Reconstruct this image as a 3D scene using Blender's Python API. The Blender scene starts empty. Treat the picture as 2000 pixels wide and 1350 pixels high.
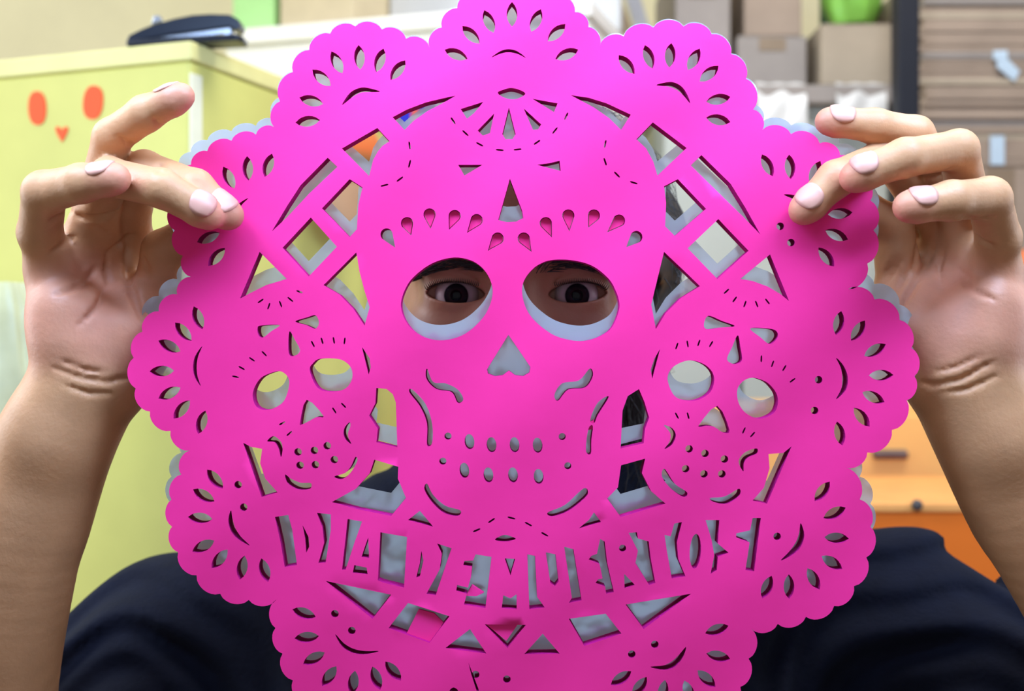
import bpy, bmesh, math, random
import numpy as np
from mathutils import Vector, Matrix
from mathutils.geometry import delaunay_2d_cdt
random.seed(7); rng = np.random.default_rng(7)
sc = bpy.context.scene
COL = sc.collection
# ------------------------------------------------------------------ camera, world, lights, exposure
F = 2400.0                      # focal length in pixels of a 2000 x 1350 frame
ZC = 1.45                       # camera height (m); the camera looks along +Y
cam = bpy.data.cameras.new('camera'); cam.sensor_width = 36; cam.lens = F*36/2000
cam.dof.use_dof = True; cam.dof.focus_distance = 0.605; cam.dof.aperture_fstop = 7.5
cam.clip_start = 0.05
camo = bpy.data.objects.new('camera', cam); COL.objects.link(camo)
camo.location = (0, 0, ZC); camo.rotation_euler = (math.pi/2, 0, 0)
sc.camera = camo
w = bpy.data.worlds.new('world'); sc.world = w; w.use_nodes = True
w.node_tree.nodes['Background'].inputs[0].default_value = (1.0, 0.82, 0.80, 1)
w.node_tree.nodes['Background'].inputs[1].default_value = 0.17
def area(name, loc, target, sx, sy, power, col):
    l = bpy.data.lights.new(name, 'AREA'); l.shape = 'RECTANGLE'; l.size = sx; l.size_y = sy
    l.energy = power; l.color = col
    o = bpy.data.objects.new(name, l); COL.objects.link(o); o.location = loc
    o.rotation_euler = (Vector(target)-Vector(loc)).to_track_quat('-Z', 'Y').to_euler()
for sx_, pw_ in ((-0.31, 4.1), (0.0, 2.5), (0.31, 4.1)): area('overhead_fill', (sx_, 0.41, ZC+0.37), (sx_*0.55, 0.60, ZC+0.13), 0.28, 0.14, pw_, (0.46, 0.65, 1.0))  # added lamps close above, shaping the paper's bright top and edges
area('front_fill', (0.1, -1.5, ZC-0.05), (0, 0.6, ZC), 1.7, 1.2, 5.0, (0.80, 0.89, 1.0))  # added light behind the camera, for the film's reflections
area('background_fill', (0.5, 1.05, ZC+1.35), (0.2, 1.9, ZC), 1.2, 0.5, 23, (0.97, 0.97, 1.0))  # added light to brighten the cabinet side and cardboard behind
area('side_fill', (-1.0, 0.80, ZC+0.22), (0, 0.62, ZC-0.05), 0.5, 0.8, 6, (0.80, 0.89, 1.0))  # added light on the film's back and the left temple
area('side_fill', (1.0, 0.80, ZC+0.22), (0, 0.62, ZC-0.05), 0.5, 0.8, 3.5, (0.80, 0.89, 1.0))  # added weaker twin from the right
area('workshop_window', (-2.2, 1.2, ZC+1.5), (0.2, 1.5, ZC), 1.8, 1.4, 40, (0.92, 0.96, 1.0))
sc.view_settings.view_transform = 'Standard'; sc.view_settings.look = 'None'
sc.view_settings.exposure = 0.0; sc.view_settings.gamma = 1.0
sc.view_settings.use_curve_mapping = False
# ------------------------------------------------------------------ helpers
def P(x, y, d):
    return Vector(((x-1000)/F*d, d, ZC-(y-675)/F*d))
def lin(c):
    return tuple(((v/255)/12.92 if v/255 <= 0.04045 else ((v/255+0.055)/1.055)**2.4) for v in c)
def mat(name, rgb, rough=0.7, var=0.08, scale=30, bump=0.0, bscale=120, spec=0.3, **kw):
    """procedural principled material: noise-varied colour and fine relief"""
    m = bpy.data.materials.new(name); m.use_nodes = True
    n = m.node_tree.nodes; l = m.node_tree.links; b = n['Principled BSDF']
    c = lin(rgb)
    tc = n.new('ShaderNodeTexCoord')
    no = n.new('ShaderNodeTexNoise'); no.inputs['Scale'].default_value = scale; no.inputs['Detail'].default_value = 4
    l.new(tc.outputs['Object'], no.inputs['Vector'])
    r = n.new('ShaderNodeValToRGB')
    r.color_ramp.elements[0].position = 0.3; r.color_ramp.elements[1].position = 0.7
    r.color_ramp.elements[0].color = (*[v*(1-var) for v in c], 1)
    r.color_ramp.elements[1].color = (*[min(1, v*(1+var)) for v in c], 1)
    l.new(no.outputs[0], r.inputs[0]); l.new(r.outputs[0], b.inputs['Base Color'])
    b.inputs['Roughness'].default_value = rough
    b.inputs['Specular IOR Level'].default_value = spec
    if bump:
        n2 = n.new('ShaderNodeTexNoise'); n2.inputs['Scale'].default_value = bscale; n2.inputs['Detail'].default_value = 5
        l.new(tc.outputs['Object'], n2.inputs['Vector'])
        bp = n.new('ShaderNodeBump'); bp.inputs['Strength'].default_value = bump; bp.inputs['Distance'].default_value = 0.002
        l.new(n2.outputs[0], bp.inputs['Height']); l.new(bp.outputs[0], b.inputs['Normal'])
    for k, v in kw.items(): b.inputs[k.replace('_', ' ')].default_value = v
    return m
def link(name, me, m=None, parent=None):
    o = bpy.data.objects.new(name, me); COL.objects.link(o)
    if m is not None:
        for mm in (m if isinstance(m, (list, tuple)) else [m]): me.materials.append(mm)
    if parent is not None:
        o.parent = parent
        o.matrix_parent_inverse = Matrix.Translation(-parent.location) if parent.type == 'EMPTY' else Matrix()
    return o
def tag(o, label, cat, group=None):
    o['label'] = label; o['category'] = cat
    if group: o['group'] = group
    return o
def thing(name, label, cat, loc, group=None):
    o = bpy.data.objects.new(name, None); COL.objects.link(o); o.location = loc; o.empty_display_size = 0.05
    return tag(o, label, cat, group)
def mesh(name, V, Fc, smooth=False):
    me = bpy.data.meshes.new(name); me.from_pydata([tuple(v) for v in V], [], [tuple(f) for f in Fc])
    me.validate(); me.update()
    if smooth: me.polygons.foreach_set('use_smooth', [True]*len(me.polygons))
    return me
def bm_mesh(name, bm, smooth=False):
    bmesh.ops.recalc_face_normals(bm, faces=bm.faces[:])
    me = bpy.data.meshes.new(name); bm.to_mesh(me); bm.free()
    if smooth: me.polygons.foreach_set('use_smooth', [True]*len(me.polygons))
    return me
def bm_box(bm, c, s, rz=0.0, rx=0.0, bev=0.0):
    M = Matrix.Translation(c) @ Matrix.Rotation(rz, 4, 'Z') @ Matrix.Rotation(rx, 4, 'X') @ Matrix.Diagonal((*s, 1))
    r = bmesh.ops.create_cube(bm, size=1, matrix=M)
    if bev:
        es = list({e for v in r['verts'] for e in v.link_edges})
        bmesh.ops.bevel(bm, geom=es, offset=bev, segments=2, affect='EDGES', profile=0.5)
def box(name, c, s, m, parent=None, rz=0.0, rx=0.0, bev=0.003):
    bm = bmesh.new(); bm_box(bm, c, s, rz, rx, bev)
    return link(name, bm_mesh(name, bm), m, parent)
def prism(name, pts, off, m, parent=None, smooth=False, bev=0.0):
    """polygon of world points extruded by vector off"""
    bm = bmesh.new(); f = bm.faces.new([bm.verts.new(p) for p in pts])
    r = bmesh.ops.extrude_face_region(bm, geom=[f])
    bmesh.ops.translate(bm, vec=off, verts=[v for v in r['geom'] if isinstance(v, bmesh.types.BMVert)])
    if bev: bmesh.ops.bevel(bm, geom=bm.edges[:], offset=bev, segments=2, affect='EDGES', profile=0.5)
    return link(name, bm_mesh(name, bm, smooth), m, parent)
def tube(name, pts, rad, m, parent=None, seg=8):
    V = []; Fc = []
    pts = [Vector(p) for p in pts]
    for i, p in enumerate(pts):
        t = (pts[min(i+1, len(pts)-1)]-pts[max(i-1, 0)]).normalized()
        a = t.orthogonal().normalized() if i == 0 else (a - t*a.dot(t)).normalized()
        b = t.cross(a); r = rad[i] if isinstance(rad, (list, tuple)) else rad
        for k in range(seg):
            th = 2*math.pi*k/seg; V.append(p + a*math.cos(th)*r + b*math.sin(th)*r)
    for i in range(len(pts)-1):
        for k in range(seg):
            Fc.append((i*seg+k, i*seg+(k+1) % seg, (i+1)*seg+(k+1) % seg, (i+1)*seg+k))
    Fc.append(tuple(range(seg))[::-1]); Fc.append(tuple(range((len(pts)-1)*seg, len(pts)*seg)))
    return link(name, mesh(name, V, Fc, True), m, parent)
# ------------------------------------------------------------------ the setting
M_wall = mat('cream_plaster', (240, 232, 190), 0.9, 0.05, 6, 0.2, 60)
M_floor = mat('concrete_floor', (150, 145, 135), 0.8, 0.12, 5, 0.3, 40)
o = box('wall_back', (0, 2.86, 1.5), (5.2, 0.12, 3.0), M_wall, bev=0); o['kind'] = 'structure'
o = box('wall_left', (-2.6, 1.4, 1.5), (0.12, 2.8, 3.0), M_wall, bev=0); o['kind'] = 'structure'
o = box('floor', (0, 1.2, -0.05), (5.4, 4.4, 0.1), M_floor, bev=0); o['kind'] = 'structure'
# ------------------------------------------------------------------ background: yellow cabinet, left
M_yel = mat('yellow_paint', (214, 210, 116), 0.55, 0.07, 9, 0.1, 50)
M_yel2 = mat('shaded_yellow_paint', (214, 196, 60), 0.6, 0.07, 9, 0.1, 50)  # deeper yellow stands in for shadow low on the cabinet
M_tape = mat('cream_tape', (240, 238, 205), 0.5, 0.04, 40)
M_or = mat('orange_paint', (250, 86, 26), 0.5, 0.04, 20)
dc = 1.15; corner = Vector(((372-1000)/F*dc, dc, 0)); ztop = ZC+595/F*dc
u1 = Vector((-0.211, 0.078, 0)).normalized(); u2 = Vector((0.078, 0.211, 0)).normalized(); n1 = Vector((u1.y, -u1.x, 0))
n1 = n1 if n1.y < 0 else -n1
L1, L2 = 0.62, 0.62
ang = math.atan2(-u1.y, -u1.x)
cab = thing('cabinet', 'yellow painted cabinet with an orange bird face, left of the person', 'cabinet', corner + u1*L1/2 + u2*L2/2)
def at_cab(a, b, z): return corner + u1*a + u2*b + Vector((0, 0, z))
box('cabinet_body', at_cab(L1/2, L2/2, (ztop-0.018)/2+0.0), (L1, L2, ztop-0.018), M_yel, cab, rz=ang, bev=0.004)
box('top_board', at_cab(L1/2-0.001, L2/2-0.001, ztop-0.009), (L1+0.002, L2+0.002, 0.018), mat('cabinet_edge', (234, 226, 150), 0.5, 0.06, 20), cab, rz=ang, bev=0.002)
box('corner_strip', at_cab(-0.0005, 0.008, ztop/2+0.18), (0.002, 0.018, ztop-0.42), M_tape, cab, rz=ang, bev=0)
box('shade_panel', at_cab(-0.003, L2/2, 0.58), (0.008, L2-0.04, 1.1), M_yel2, cab, rz=ang, bev=0.003)  # added panel, paints the lower shadow band in colour
def on_face(x, y, off=0.0):             # ray through a pixel, met with the cabinet's front face
    d = P(x, y, 1.0) - Vector((0, 0, ZC)); c0 = corner + n1*off
    t = (c0-Vector((0, 0, 0))).dot(n1)/d.dot(n1)
    return Vector((0, 0, ZC)) + d*t
def ell(cx, cy, rx, ry, n=28, pw=2.0, tilt=0):
    out = []
    for k in range(n):
        t = 2*math.pi*k/n; c, s = math.cos(t), math.sin(t)
        x = rx*math.copysign(abs(c)**(2/pw), c); y = ry*math.copysign(abs(s)**(2/pw), s)
        out.append((cx+x*math.cos(tilt)-y*math.sin(tilt), cy+x*math.sin(tilt)+y*math.cos(tilt)))
    return out
for e in (ell(72, 211, 17, 33, pw=2.3, tilt=-0.03), ell(181, 200, 19, 33, pw=2.3, tilt=0.09)):
    prism('painted_eye', [on_face(x, y, 0.0012) for x, y in e], -n1*0.002, M_or, cab)
hp = [(108+0, 249), (112, 247), (117, 250), (120.5, 254), (124, 250), (128, 247), (132, 249), (131, 256), (127, 265), (120.5, 277), (113, 265), (109, 256)]
prism('painted_heart', [on_face(x, y, 0.0012) for x, y in hp], -n1*0.002, M_or, cab)
# stapler lying across the cabinet's corner
M_blk = mat('black_plastic', (26, 34, 48), 0.3, 0.05, 50, spec=0.5)
M_steel = mat('polished_steel', (215, 220, 225), 0.25, 0.04, 60, Metallic=0.8)
st = thing('stapler', 'black stapler lying open on top of the yellow cabinet', 'stapler', (-0.32, 1.19, ztop))
def prof(pts, d): return [P(x, y, d) for x, y in pts]
prism('stapler_arm', prof([(247, 80), (251, 69), (275, 57), (300, 47), (340, 36), (375, 29), (410, 27), (448, 28), (466, 38), (470, 48), (466, 58), (456, 58), (449, 51), (400, 58), (340, 66), (262, 80)], 1.178), (0, 0.022, 0), M_blk, st, bev=0.0012)
prism('magazine', prof([(258, 81), (340, 68), (450, 53), (453, 71), (441, 74), (437, 66), (340, 78), (270, 84)], 1.182), (0, 0.014, 0), M_steel, st, bev=0.0006)
prism('spring_tab', prof([(295, 47), (300, 30), (312, 30), (316, 40)], 1.185), (0, 0.008, 0), M_steel, st, bev=0.0006)
bx0, bx1 = P(248, 90, 1.175), P(478, 98, 1.165)
prism('stapler_base', [Vector((bx0.x, 1.172, ztop+0.001)), Vector((bx1.x-0.004, 1.150, ztop+0.001)), Vector((bx1.x, 1.160, ztop+0.001)), Vector((bx1.x, 1.180, ztop+0.001)), Vector((bx0.x, 1.205, ztop+0.001))], (0, 0, 0.006), M_blk, st, bev=0.0015)
# plastic bag hanging at far left
def cloth_sheet(name, fn, nu, nv, m, parent=None):
    V = [fn(i/nu, j/nv) for j in range(nv+1) for i in range(nu+1)]
    Fc = [(j*(nu+1)+i, j*(nu+1)+i+1, (j+1)*(nu+1)+i+1, (j+1)*(nu+1)+i) for j in range(nv) for i in range(nu)]
    return link(name, mesh(name, V, Fc, True), m, parent)
M_bag = mat('milky_plastic', (212, 212, 165), 0.35, 0.1, 30, 0.6, 40, spec=0.5, Transmission_Weight=0.15)
def bagfn(u, v):
    th = u*2*math.pi; r = 0.028 + 0.030*v**0.7*(1 if v < 0.93 else (1-v)/0.07*0.6+0.4)
    r *= 1 + 0.12*math.sin(5*th+3*v) + 0.06*math.sin(11*th-4*v)
    p = P(-14, 552+330*v, 1.09)
    return (p.x + r*math.cos(th), p.y + 0.5*r*math.sin(th), p.z)
bag = cloth_sheet('plastic_bag', bagfn, 40, 20, M_bag); tag(bag, 'milky white plastic bag hanging at the far left before the yellow cabinet', 'bag')
# papier-mache mask on the cabinet's side (seen through the lattice)
M_mask = bpy.data.materials.new('painted_mask'); M_mask.use_nodes = True
nt = M_mask.node_tree; tcn = nt.nodes.new('ShaderNodeTexCoord'); sp = nt.nodes.new('ShaderNodeSeparateXYZ'); rp = nt.nodes.new('ShaderNodeValToRGB')
mp = nt.nodes.new('ShaderNodeMapRange'); mp.inputs[1].default_value = -0.06; mp.inputs[2].default_value = 0.07
nt.links.new(tcn.outputs['Object'], sp.inputs[0]); nt.links.new(sp.outputs[2], mp.inputs[0]); nt.links.new(mp.outputs[0], rp.inputs[0]); nt.links.new(rp.outputs[0], nt.nodes['Principled BSDF'].inputs[0])
for p_, c_ in ((0.0, (214, 170, 128)), (0.36, (204, 155, 112)), (0.44, (150, 78, 20)), (0.58, (110, 84, 40)), (0.70, (225, 110, 50)), (1.0, (245, 150, 80))):
    e_ = rp.color_ramp.elements[0] if p_ == 0 else rp.color_ramp.elements[-1] if p_ == 1 else rp.color_ramp.elements.new(p_)
    e_.position = p_; e_.color = (*lin(c_), 1)
bm = bmesh.new(); bmesh.ops.create_uvsphere(bm, u_segments=28, v_segments=18, radius=1)
bmesh.ops.scale(bm, vec=(0.060, 0.020, 0.072), verts=bm.verts[:])
for v in bm.verts:
    if v.co.y < 0: v.co.y -= 0.012*math.exp(-((v.co.x/0.010)**2+((v.co.z+0.005)/0.018)**2))
mk = link('paper_mask', bm_mesh('paper_mask', bm, True), M_mask); mk.location = P(684, 345, 1.36); mk.rotation_euler = (0, 0, 1.0)
tag(mk, 'orange and tan papier-mache mask hung on the yellow cabinet side, seen through the lattice', 'mask')
# ------------------------------------------------------------------ background: white cabinet, centre
M_white = mat('white_laminate', (250, 249, 242), 0.45, 0.03, 10)
M_grey = mat('grey_white_panel', (205, 208, 208), 0.5, 0.05, 10)
zl, zr = ZC+(675-62)/F*1.98, 0
a_, b_ = P(440, 62, 1.98), P(1150, 0, 1.80)
zw = (a_.z)
dirw = Vector((b_.x-a_.x, b_.y-a_.y, 0)); Lw = dirw.length; angw = math.atan2(dirw.y, dirw.x); nw = Vector((-dirw.y, dirw.x, 0)).normalized()
wc = thing('white_cabinet', 'tall white cabinet behind the top of the pink paper', 'cabinet', (a_+b_)/2*Vector((1, 1, 0)) if False else Vector(((a_.x+b_.x)/2, (a_.y+b_.y)/2+0.2, 0)))
cc = Vector(((a_.x+b_.x)/2, (a_.y+b_.y)/2, 0)) + nw*0.2
box('cabinet_body', cc+Vector((0, 0, zw/2-0.0125)), (Lw, 0.4, zw-0.025), M_white, wc, rz=angw, bev=0.004)
box('cabinet_top', cc+Vector((0, 0, zw-0.0125))-nw*0.004, (Lw+0.012, 0.41, 0.025), M_white, wc, rz=angw, bev=0.003)
for k in (0.32, 0.66):
    box('door_seam', cc+dirw*(k-0.5)-nw*0.2005+Vector((0, 0, zw/2-0.02)), (0.003, 0.003, zw-0.1), M_grey, wc, rz=angw, bev=0)
def on_white(k, back, z): return Vector((a_.x, a_.y, 0)) + dirw*k + nw*back + Vector((0, 0, zw+z))
gb = box('storage_box', on_white(0.045, 0.12, 0.1), (0.075, 0.16, 0.2), mat('pale_green_card', (176, 226, 148), 0.7, 0.05, 20), rz=angw); tag(gb, 'pale green box standing left on the white cabinet', 'box')
tb = box('storage_box', on_white(0.235, 0.14, 0.09), (0.13, 0.2, 0.18), mat('tan_card', (205, 190, 155), 0.8, 0.06, 20), rz=angw); tag(tb, 'tan box on the white cabinet beside the pale green box', 'box')
pb = box('foam_panel', on_white(0.68, 0.19, 0.13), (0.40, 0.02, 0.26), M_grey, rz=angw); tag(pb, 'grey white foam panel standing along the white cabinet top', 'panel')
# small striped carton seen through the upper left slit
sb = thing('striped_carton', 'small blue and red striped carton on a stand, seen through upper left slit', 'carton', P(800, 225, 1.45)-Vector((0, 0, 0)))
for i_, (c_, x0_, x1_) in enumerate((((40, 40, 190), 776, 802), ((225, 95, 85), 802, 818), ((60, 70, 165), 818, 850))):
    p0, p1 = P(x0_, 250, 1.45), P(x1_, 196, 1.45)
    box('stripe', (p0+p1)/2+Vector((0, 0.02, 0)), (abs(p1.x-p0.x), 0.04, abs(p1.z-p0.z)), mat('stripe_%d' % i_, c_, 0.6), sb, bev=0.0005)
p0 = P(812, 250, 1.45)
box('stand', (p0.x, p0.y+0.02, p0.z/2), (0.03, 0.03, p0.z-0.001), M_grey, sb, bev=0.001)
# leaning boards
for i_, (x0_, x1_, xt, c_, lb) in enumerate(((1172, 1206, 1118, (238, 228, 186), 'cream plank leaning beside the white cabinet'), (1208, 1234, 1158, (164, 146, 122), 'brown plank leaning between the cream and grey planks'), (1238, 1262, 1206, (196, 200, 210), 'narrow grey plank leaning right of the brown plank'))):
    d_ = 2.54+0.05*i_
    top = P(xt, -60, d_); foot = Vector((top.x+(x0_-xt)*0.0105+0.35, d_, 0.0))
    ax = (top-foot); wd = (x1_-x0_)/F*d_*1.15
    r_ = Vector((1, 0, 0)); r_ = (r_-ax.normalized()*r_.dot(ax.normalized())).normalized()
    bn = prism('leaning_plank', [foot, foot+r_*wd, top+r_*wd, top], (0, 0.018, 0), mat('plank_%d' % i_, c_, 0.7, 0.1, 25), bev=0.002); tag(bn, lb, 'plank')
# ------------------------------------------------------------------ background: right, cartons and shelves
M_card = mat('cardboard', (168, 150, 132), 0.85, 0.08, 14, 0.15, 90)
M_card2 = mat('cardboard_light', (182, 168, 146), 0.85, 0.08, 14, 0.15, 90)
M_card3 = mat('cardboard_grey', (160, 152, 144), 0.85, 0.08, 14, 0.15, 90)
M_ctape = mat('brown_tape', (146, 128, 106), 0.35, 0.05, 40, spec=0.5)
M_dark = mat('near_black', (30, 33, 42), 0.5, 0.05, 40)
M_cabg = mat('grey_green_paint', (196, 203, 192), 0.6, 0.06, 8, 0.1, 40)
M_ptape = mat('pale_blue_tape', (200, 222, 236), 0.3, 0.05, 40, spec=0.6)
def carton(x0, x1, y0, y1, d, dep, m, label, rz=0.0, tape=True, cat='box', group=None, floor=False):
    p0, p1 = P(x0, y1, d), P(x1, y0, d)
    z0 = 0.0 if floor else p0.z
    c = Vector(((p0.x+p1.x)/2, d+dep/2, (z0+p1.z)/2)); s = Vector((p1.x-p0.x, dep, p1.z-z0))
    t = thing('cardboard_box', label, cat, Vector((c.x, c.y, z0)), group)
    R = Matrix.Rotation(rz, 3, 'Z')
    box('carton_body', c, s, m, t, rz=rz, bev=0.003)
    lid = s.z*0.5
    for sgn in (-1, 1):
        box('top_flap', c+R@Vector((0, sgn*s.y*0.252, s.z/2+0.0015)), (s.x*0.99, s.y*0.49, 0.003), m, t, rz=rz, bev=0)
    if tape:
        box('packing_tape', c+R@Vector((0, -s.y/2-0.0006, s.z*0.36)), (0.045, 0.0012, s.z*0.28), M_ctape, t, rz=rz, bev=0)
        box('packing_tape', c+R@Vector((0, 0, s.z/2+0.0035)), (0.045, s.y, 0.001), M_ctape, t, rz=rz, bev=0)
    return t
p0, p1 = P(1300, 168, 2.0), P(1742, 168, 2.0)
sh = thing('storage_counter', 'pale grey green storage counter under the cardboard boxes', 'counter', ((p0.x+p1.x)/2, 2.25, 0))
box('counter_body', ((p0.x+p1.x)/2, 2.25, (p0.z-0.03)/2), (p1.x-p0.x, 0.46, p0.z-0.03), M_cabg, sh)
box('counter_top', ((p0.x+p1.x)/2, 2.24, p0.z-0.015), (p1.x-p0.x+0.01, 0.5, 0.03), M_card3, sh)
for k in (0.34, 0.67):
    box('door_gap', (p0.x+(p1.x-p0.x)*k, 2.0195, (p0.z-0.03)/2), (0.006, 0.003, p0.z-0.12), M_dark, sh, bev=0)
zs = p0.z
carton(1436, 1572, 74, 166, 2.05, 0.25, M_card3, 'grey cardboard box on the counter, lower of the left pair', 0.03)
carton(1455, 1568, -60, 70, 2.08, 0.2, M_card, 'cardboard box stacked on the grey box near the top', -0.02)
carton(1316, 1424, -70, 166, 2.06, 0.25, M_card3, 'tall cardboard box at the left end of the counter', 0.02)
carton(1606, 1752-8, 50, 166, 2.03, 0.25, M_card2, 'light tan square box under the green bag', -0.015, tape=False)
# green bag on the tan box
M_green = mat('lime_green_plastic', (140, 205, 84), 0.35, 0.12, 18, 0.5, 30, spec=0.5)
def gbag(u, v):
    th = u*2*math.pi; z = v
    r = (0.048, 0.05); q = math.sin(math.pi*min(1, 0.16+0.78*v))**0.5
    q *= 1+0.10*math.sin(4*th+5*v)+0.05*math.sin(9*th)
    p = P(1672, 47, 2.10)
    return (p.x + r[0]*q*math.cos(th)+0.006*v, 2.13 + r[1]*q*math.sin(th), p.z+0.004 + 0.13*v)
g = cloth_sheet('plastic_bag', gbag, 36, 16, M_green); tag(g, 'bright lime green plastic bag on the light tan box', 'bag')
M_dgreen = mat('dark_green_card', (70, 120, 78), 0.6, 0.06, 20)
p_ = P(1634, 48, 2.2)
dg = box('green_folder', (p_.x, 2.215, p_.z+0.075), (0.05, 0.02, 0.15), M_dgreen); tag(dg, 'dark green folder standing behind the lime green bag', 'folder')
# dark upright filling the dark gap beside the tan box
p_ = P(1768, 30, 1.87)
po = thing('dark_post', 'dark upright between the tan box and the cardboard stack', 'post', (p_.x, 1.87, 0))
box('upright', (p_.x, 1.87, 1.12), (0.032, 0.04, 2.22), M_dark, po); box('foot_plate', (p_.x, 1.87, 0.006), (0.07, 0.06, 0.012), M_dark, po)
# wrapped sheets lying in front of the boxes
M_poly = mat('white_film', (222, 222, 216), 0.35, 0.1, 25, 0.5, 40, spec=0.5)
for k, (x0_, x1_, lb) in enumerate(((1480, 1580, 'white film wrapped bundle on the counter edge, left one'), (1640, 1738, 'white film wrapped bundle on the counter edge, right one'))):
    pa, pb_ = P(x0_, 172, 1.97), P(x1_, 215, 1.97)
    def film(u, v, pa=pa, pb_=pb_, k=k):
        th = v
        return (pa.x+(pb_.x-pa.x)*u, 2.0-0.02*math.sin(v*math.pi*0.5)-0.0015*math.sin(11*u+6*v+k), zs+0.004-0.085*max(0, v-0.12)+0.001*math.sin(17*u+k))
    f_ = cloth_sheet('film_wrap', film, 24, 14, M_poly); tag(f_, lb, 'wrap', None)
# bundles of flattened cartons on a large carton, far right
carton(1796, 2110, 330, 700, 1.92, 0.4, M_card, 'large cardboard box under the flattened carton bundles at the far right', 0.0, floor=True)
yy = 322
for k in range(5):
    y1_, y0_ = yy, yy-77.5
    pa, pb_ = P(1792, y1_, 1.92), P(2100, y0_, 1.92)
    t = thing('carton_bundle', ['bundle of flattened cartons resting on the large box', 'second bundle of flattened cartons up from the large box', 'middle bundle of the far right carton stack', 'bundle of flattened cartons second from the top', 'topmost bundle of flattened cartons at far right'][k], 'bundle', Vector(((pa.x+pb_.x)/2, 2.1, pa.z)), 'flattened carton bundles at far right')
    hh = (pb_.z-pa.z)/6
    for i in range(6):
        j = (random.uniform(-.006, .006), random.uniform(-.004, .004))
        box('cardboard_sheet', ((pa.x+pb_.x)/2+j[0]+0.006, 2.1+j[1], pa.z+hh*(i+0.5)), (pb_.x-pa.x-0.012, 0.33, hh*0.94), (M_card, M_card3, M_card2)[(i*2+k) % 3] if i % 4 == 0 else M_card, t, bev=0.001)
    if k == 0:
        q = P(1952, 292, 1.92); box('tape_strip', (q.x, 1.929, q.z), (0.022, 0.003, hh*4.4), M_ptape, t, bev=0)
    if k == 2:
        q = P(1958, 105, 1.92); box('tape_strip', (q.x, 1.929, q.z), (0.022, 0.003, 0.014), M_ptape, t, bev=0)
        q = P(1968, 134, 1.92); prism('tape_strip', [P(1946, 112, 1.932), P(1962, 112, 1.932), P(1990, 140, 1.932), P(1980, 160, 1.932), P(1946, 132, 1.932)], (0, -0.004, 0), M_ptape, t)
    yy -= 79.5
# orange and peach cabinets, lower right
M_peach = mat('peach_paint', (255, 192, 112), 0.5, 0.06, 9, 0.1, 40)
M_orange = mat('orange_lacquer', (240, 122, 40), 0.4, 0.06, 9, 0.1, 40)
pa, pb_ = P(1270, 792, 1.62), P(2080, 792, 1.62)
pc = thing('peach_cabinet', 'low peach orange cabinet behind the lower right of the paper', 'cabinet', ((pa.x+pb_.x)/2, 1.72, 0))
box('cabinet_body', ((pa.x+pb_.x)/2, 1.72, pa.z/2), (pb_.x-pa.x, 0.20, pa.z), M_peach, pc)
q = P(1735, 885, 1.617)
box('drawer_handle', (q.x, 1.612, q.z), (0.045, 0.018, 0.009), mat('dull_metal', (120, 110, 110), 0.4, Metallic=0.5), pc, rx=0.3, bev=0.002)
box('drawer_front', (q.x, 1.617, q.z), (0.22, 0.008, 0.10), M_peach, pc, bev=0.002)
pa, pb_ = P(1640, 982, 1.30), P(2080, 982, 1.30)
oc = thing('orange_cabinet', 'glossy orange cabinet at the lower right behind the shoulder', 'cabinet', ((pa.x+pb_.x)/2, 1.43, 0))
box('cabinet_body', ((pa.x+pb_.x)/2, 1.43, pa.z/2-0.004), (pb_.x-pa.x, 0.26, pa.z-0.01), M_orange, oc)
box('cabinet_top', ((pa.x+pb_.x)/2, 1.43, pa.z-0.005), (pb_.x-pa.x+0.006, 0.268, 0.010), mat('peach_edge', (252, 176, 100), 0.5), oc, bev=0.002)
q = P(1793, 984, 1.29)
bm = bmesh.new(); bmesh.ops.create_uvsphere(bm, u_segments=14, v_segments=9, radius=0.006, matrix=Matrix.Translation((q.x, 1.293, q.z-0.002)))
link('knob', bm_mesh('knob', bm, True), mat('dark_knob', (80, 75, 75), 0.4), oc)
for cx, cy, r_, c_ in ((1785, 1068, 13, (80, 165, 130)), (1806, 1078, 12, (220, 222, 225)), (1828, 1086, 14, (215, 62, 60)), (1776, 1055, 9, (185, 190, 190))):
    prism('printed_petal', [P(x, y, 1.2995) for x, y in ell(cx, cy, r_, r_*1.1, 16)], (0, 0.002, 0), mat('petal_%d' % cx, c_, 0.5), oc)
# white packet, red and orange bags on the peach cabinet
zt = P(0, 792, 1.62).z
q = P(1800, 780, 1.66)
pk = box('paper_packet', (q.x, 1.72, zt+0.022), (0.10, 0.12, 0.044), mat('white_packet', (238, 240, 244), 0.6), rz=0.2, bev=0.006); tag(pk, 'white paper packet lying on the peach cabinet beside the wrist', 'packet')
def blob(name, cx, y, sx, sy, sz, m, label, cat, seed):
    def fn(u, v):
        th = u*2*math.pi; q = math.sin(math.pi*min(1, 0.12+0.80*v))**0.45
        q *= 1+0.08*math.sin(4*th+5*v+seed)+0.05*math.sin(9*th+seed+7*v)
        return (cx+sx*q*math.cos(th), y+sy*q*math.sin(th), zt+0.001+sz*v)
    return tag(cloth_sheet(name, fn, 40, 20, m), label, cat)
blob('plastic_bag', P(2024, 0, 1.66).x, 1.662, 0.052, 0.030, 0.145, mat('red_plastic', (214, 58, 52), 0.4, 0.1, 20, 0.4, 30, spec=0.5), 'red plastic bag on the peach cabinet at the right edge', 'bag', 1)
blob('plastic_bag', P(2040, 0, 1.76).x, 1.76, 0.06, 0.035, 0.215, mat('orange_plastic', (214, 108, 46), 0.4, 0.1, 20, 0.4, 30, spec=0.5), 'orange plastic bag standing behind the red bag', 'bag', 2)
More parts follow.
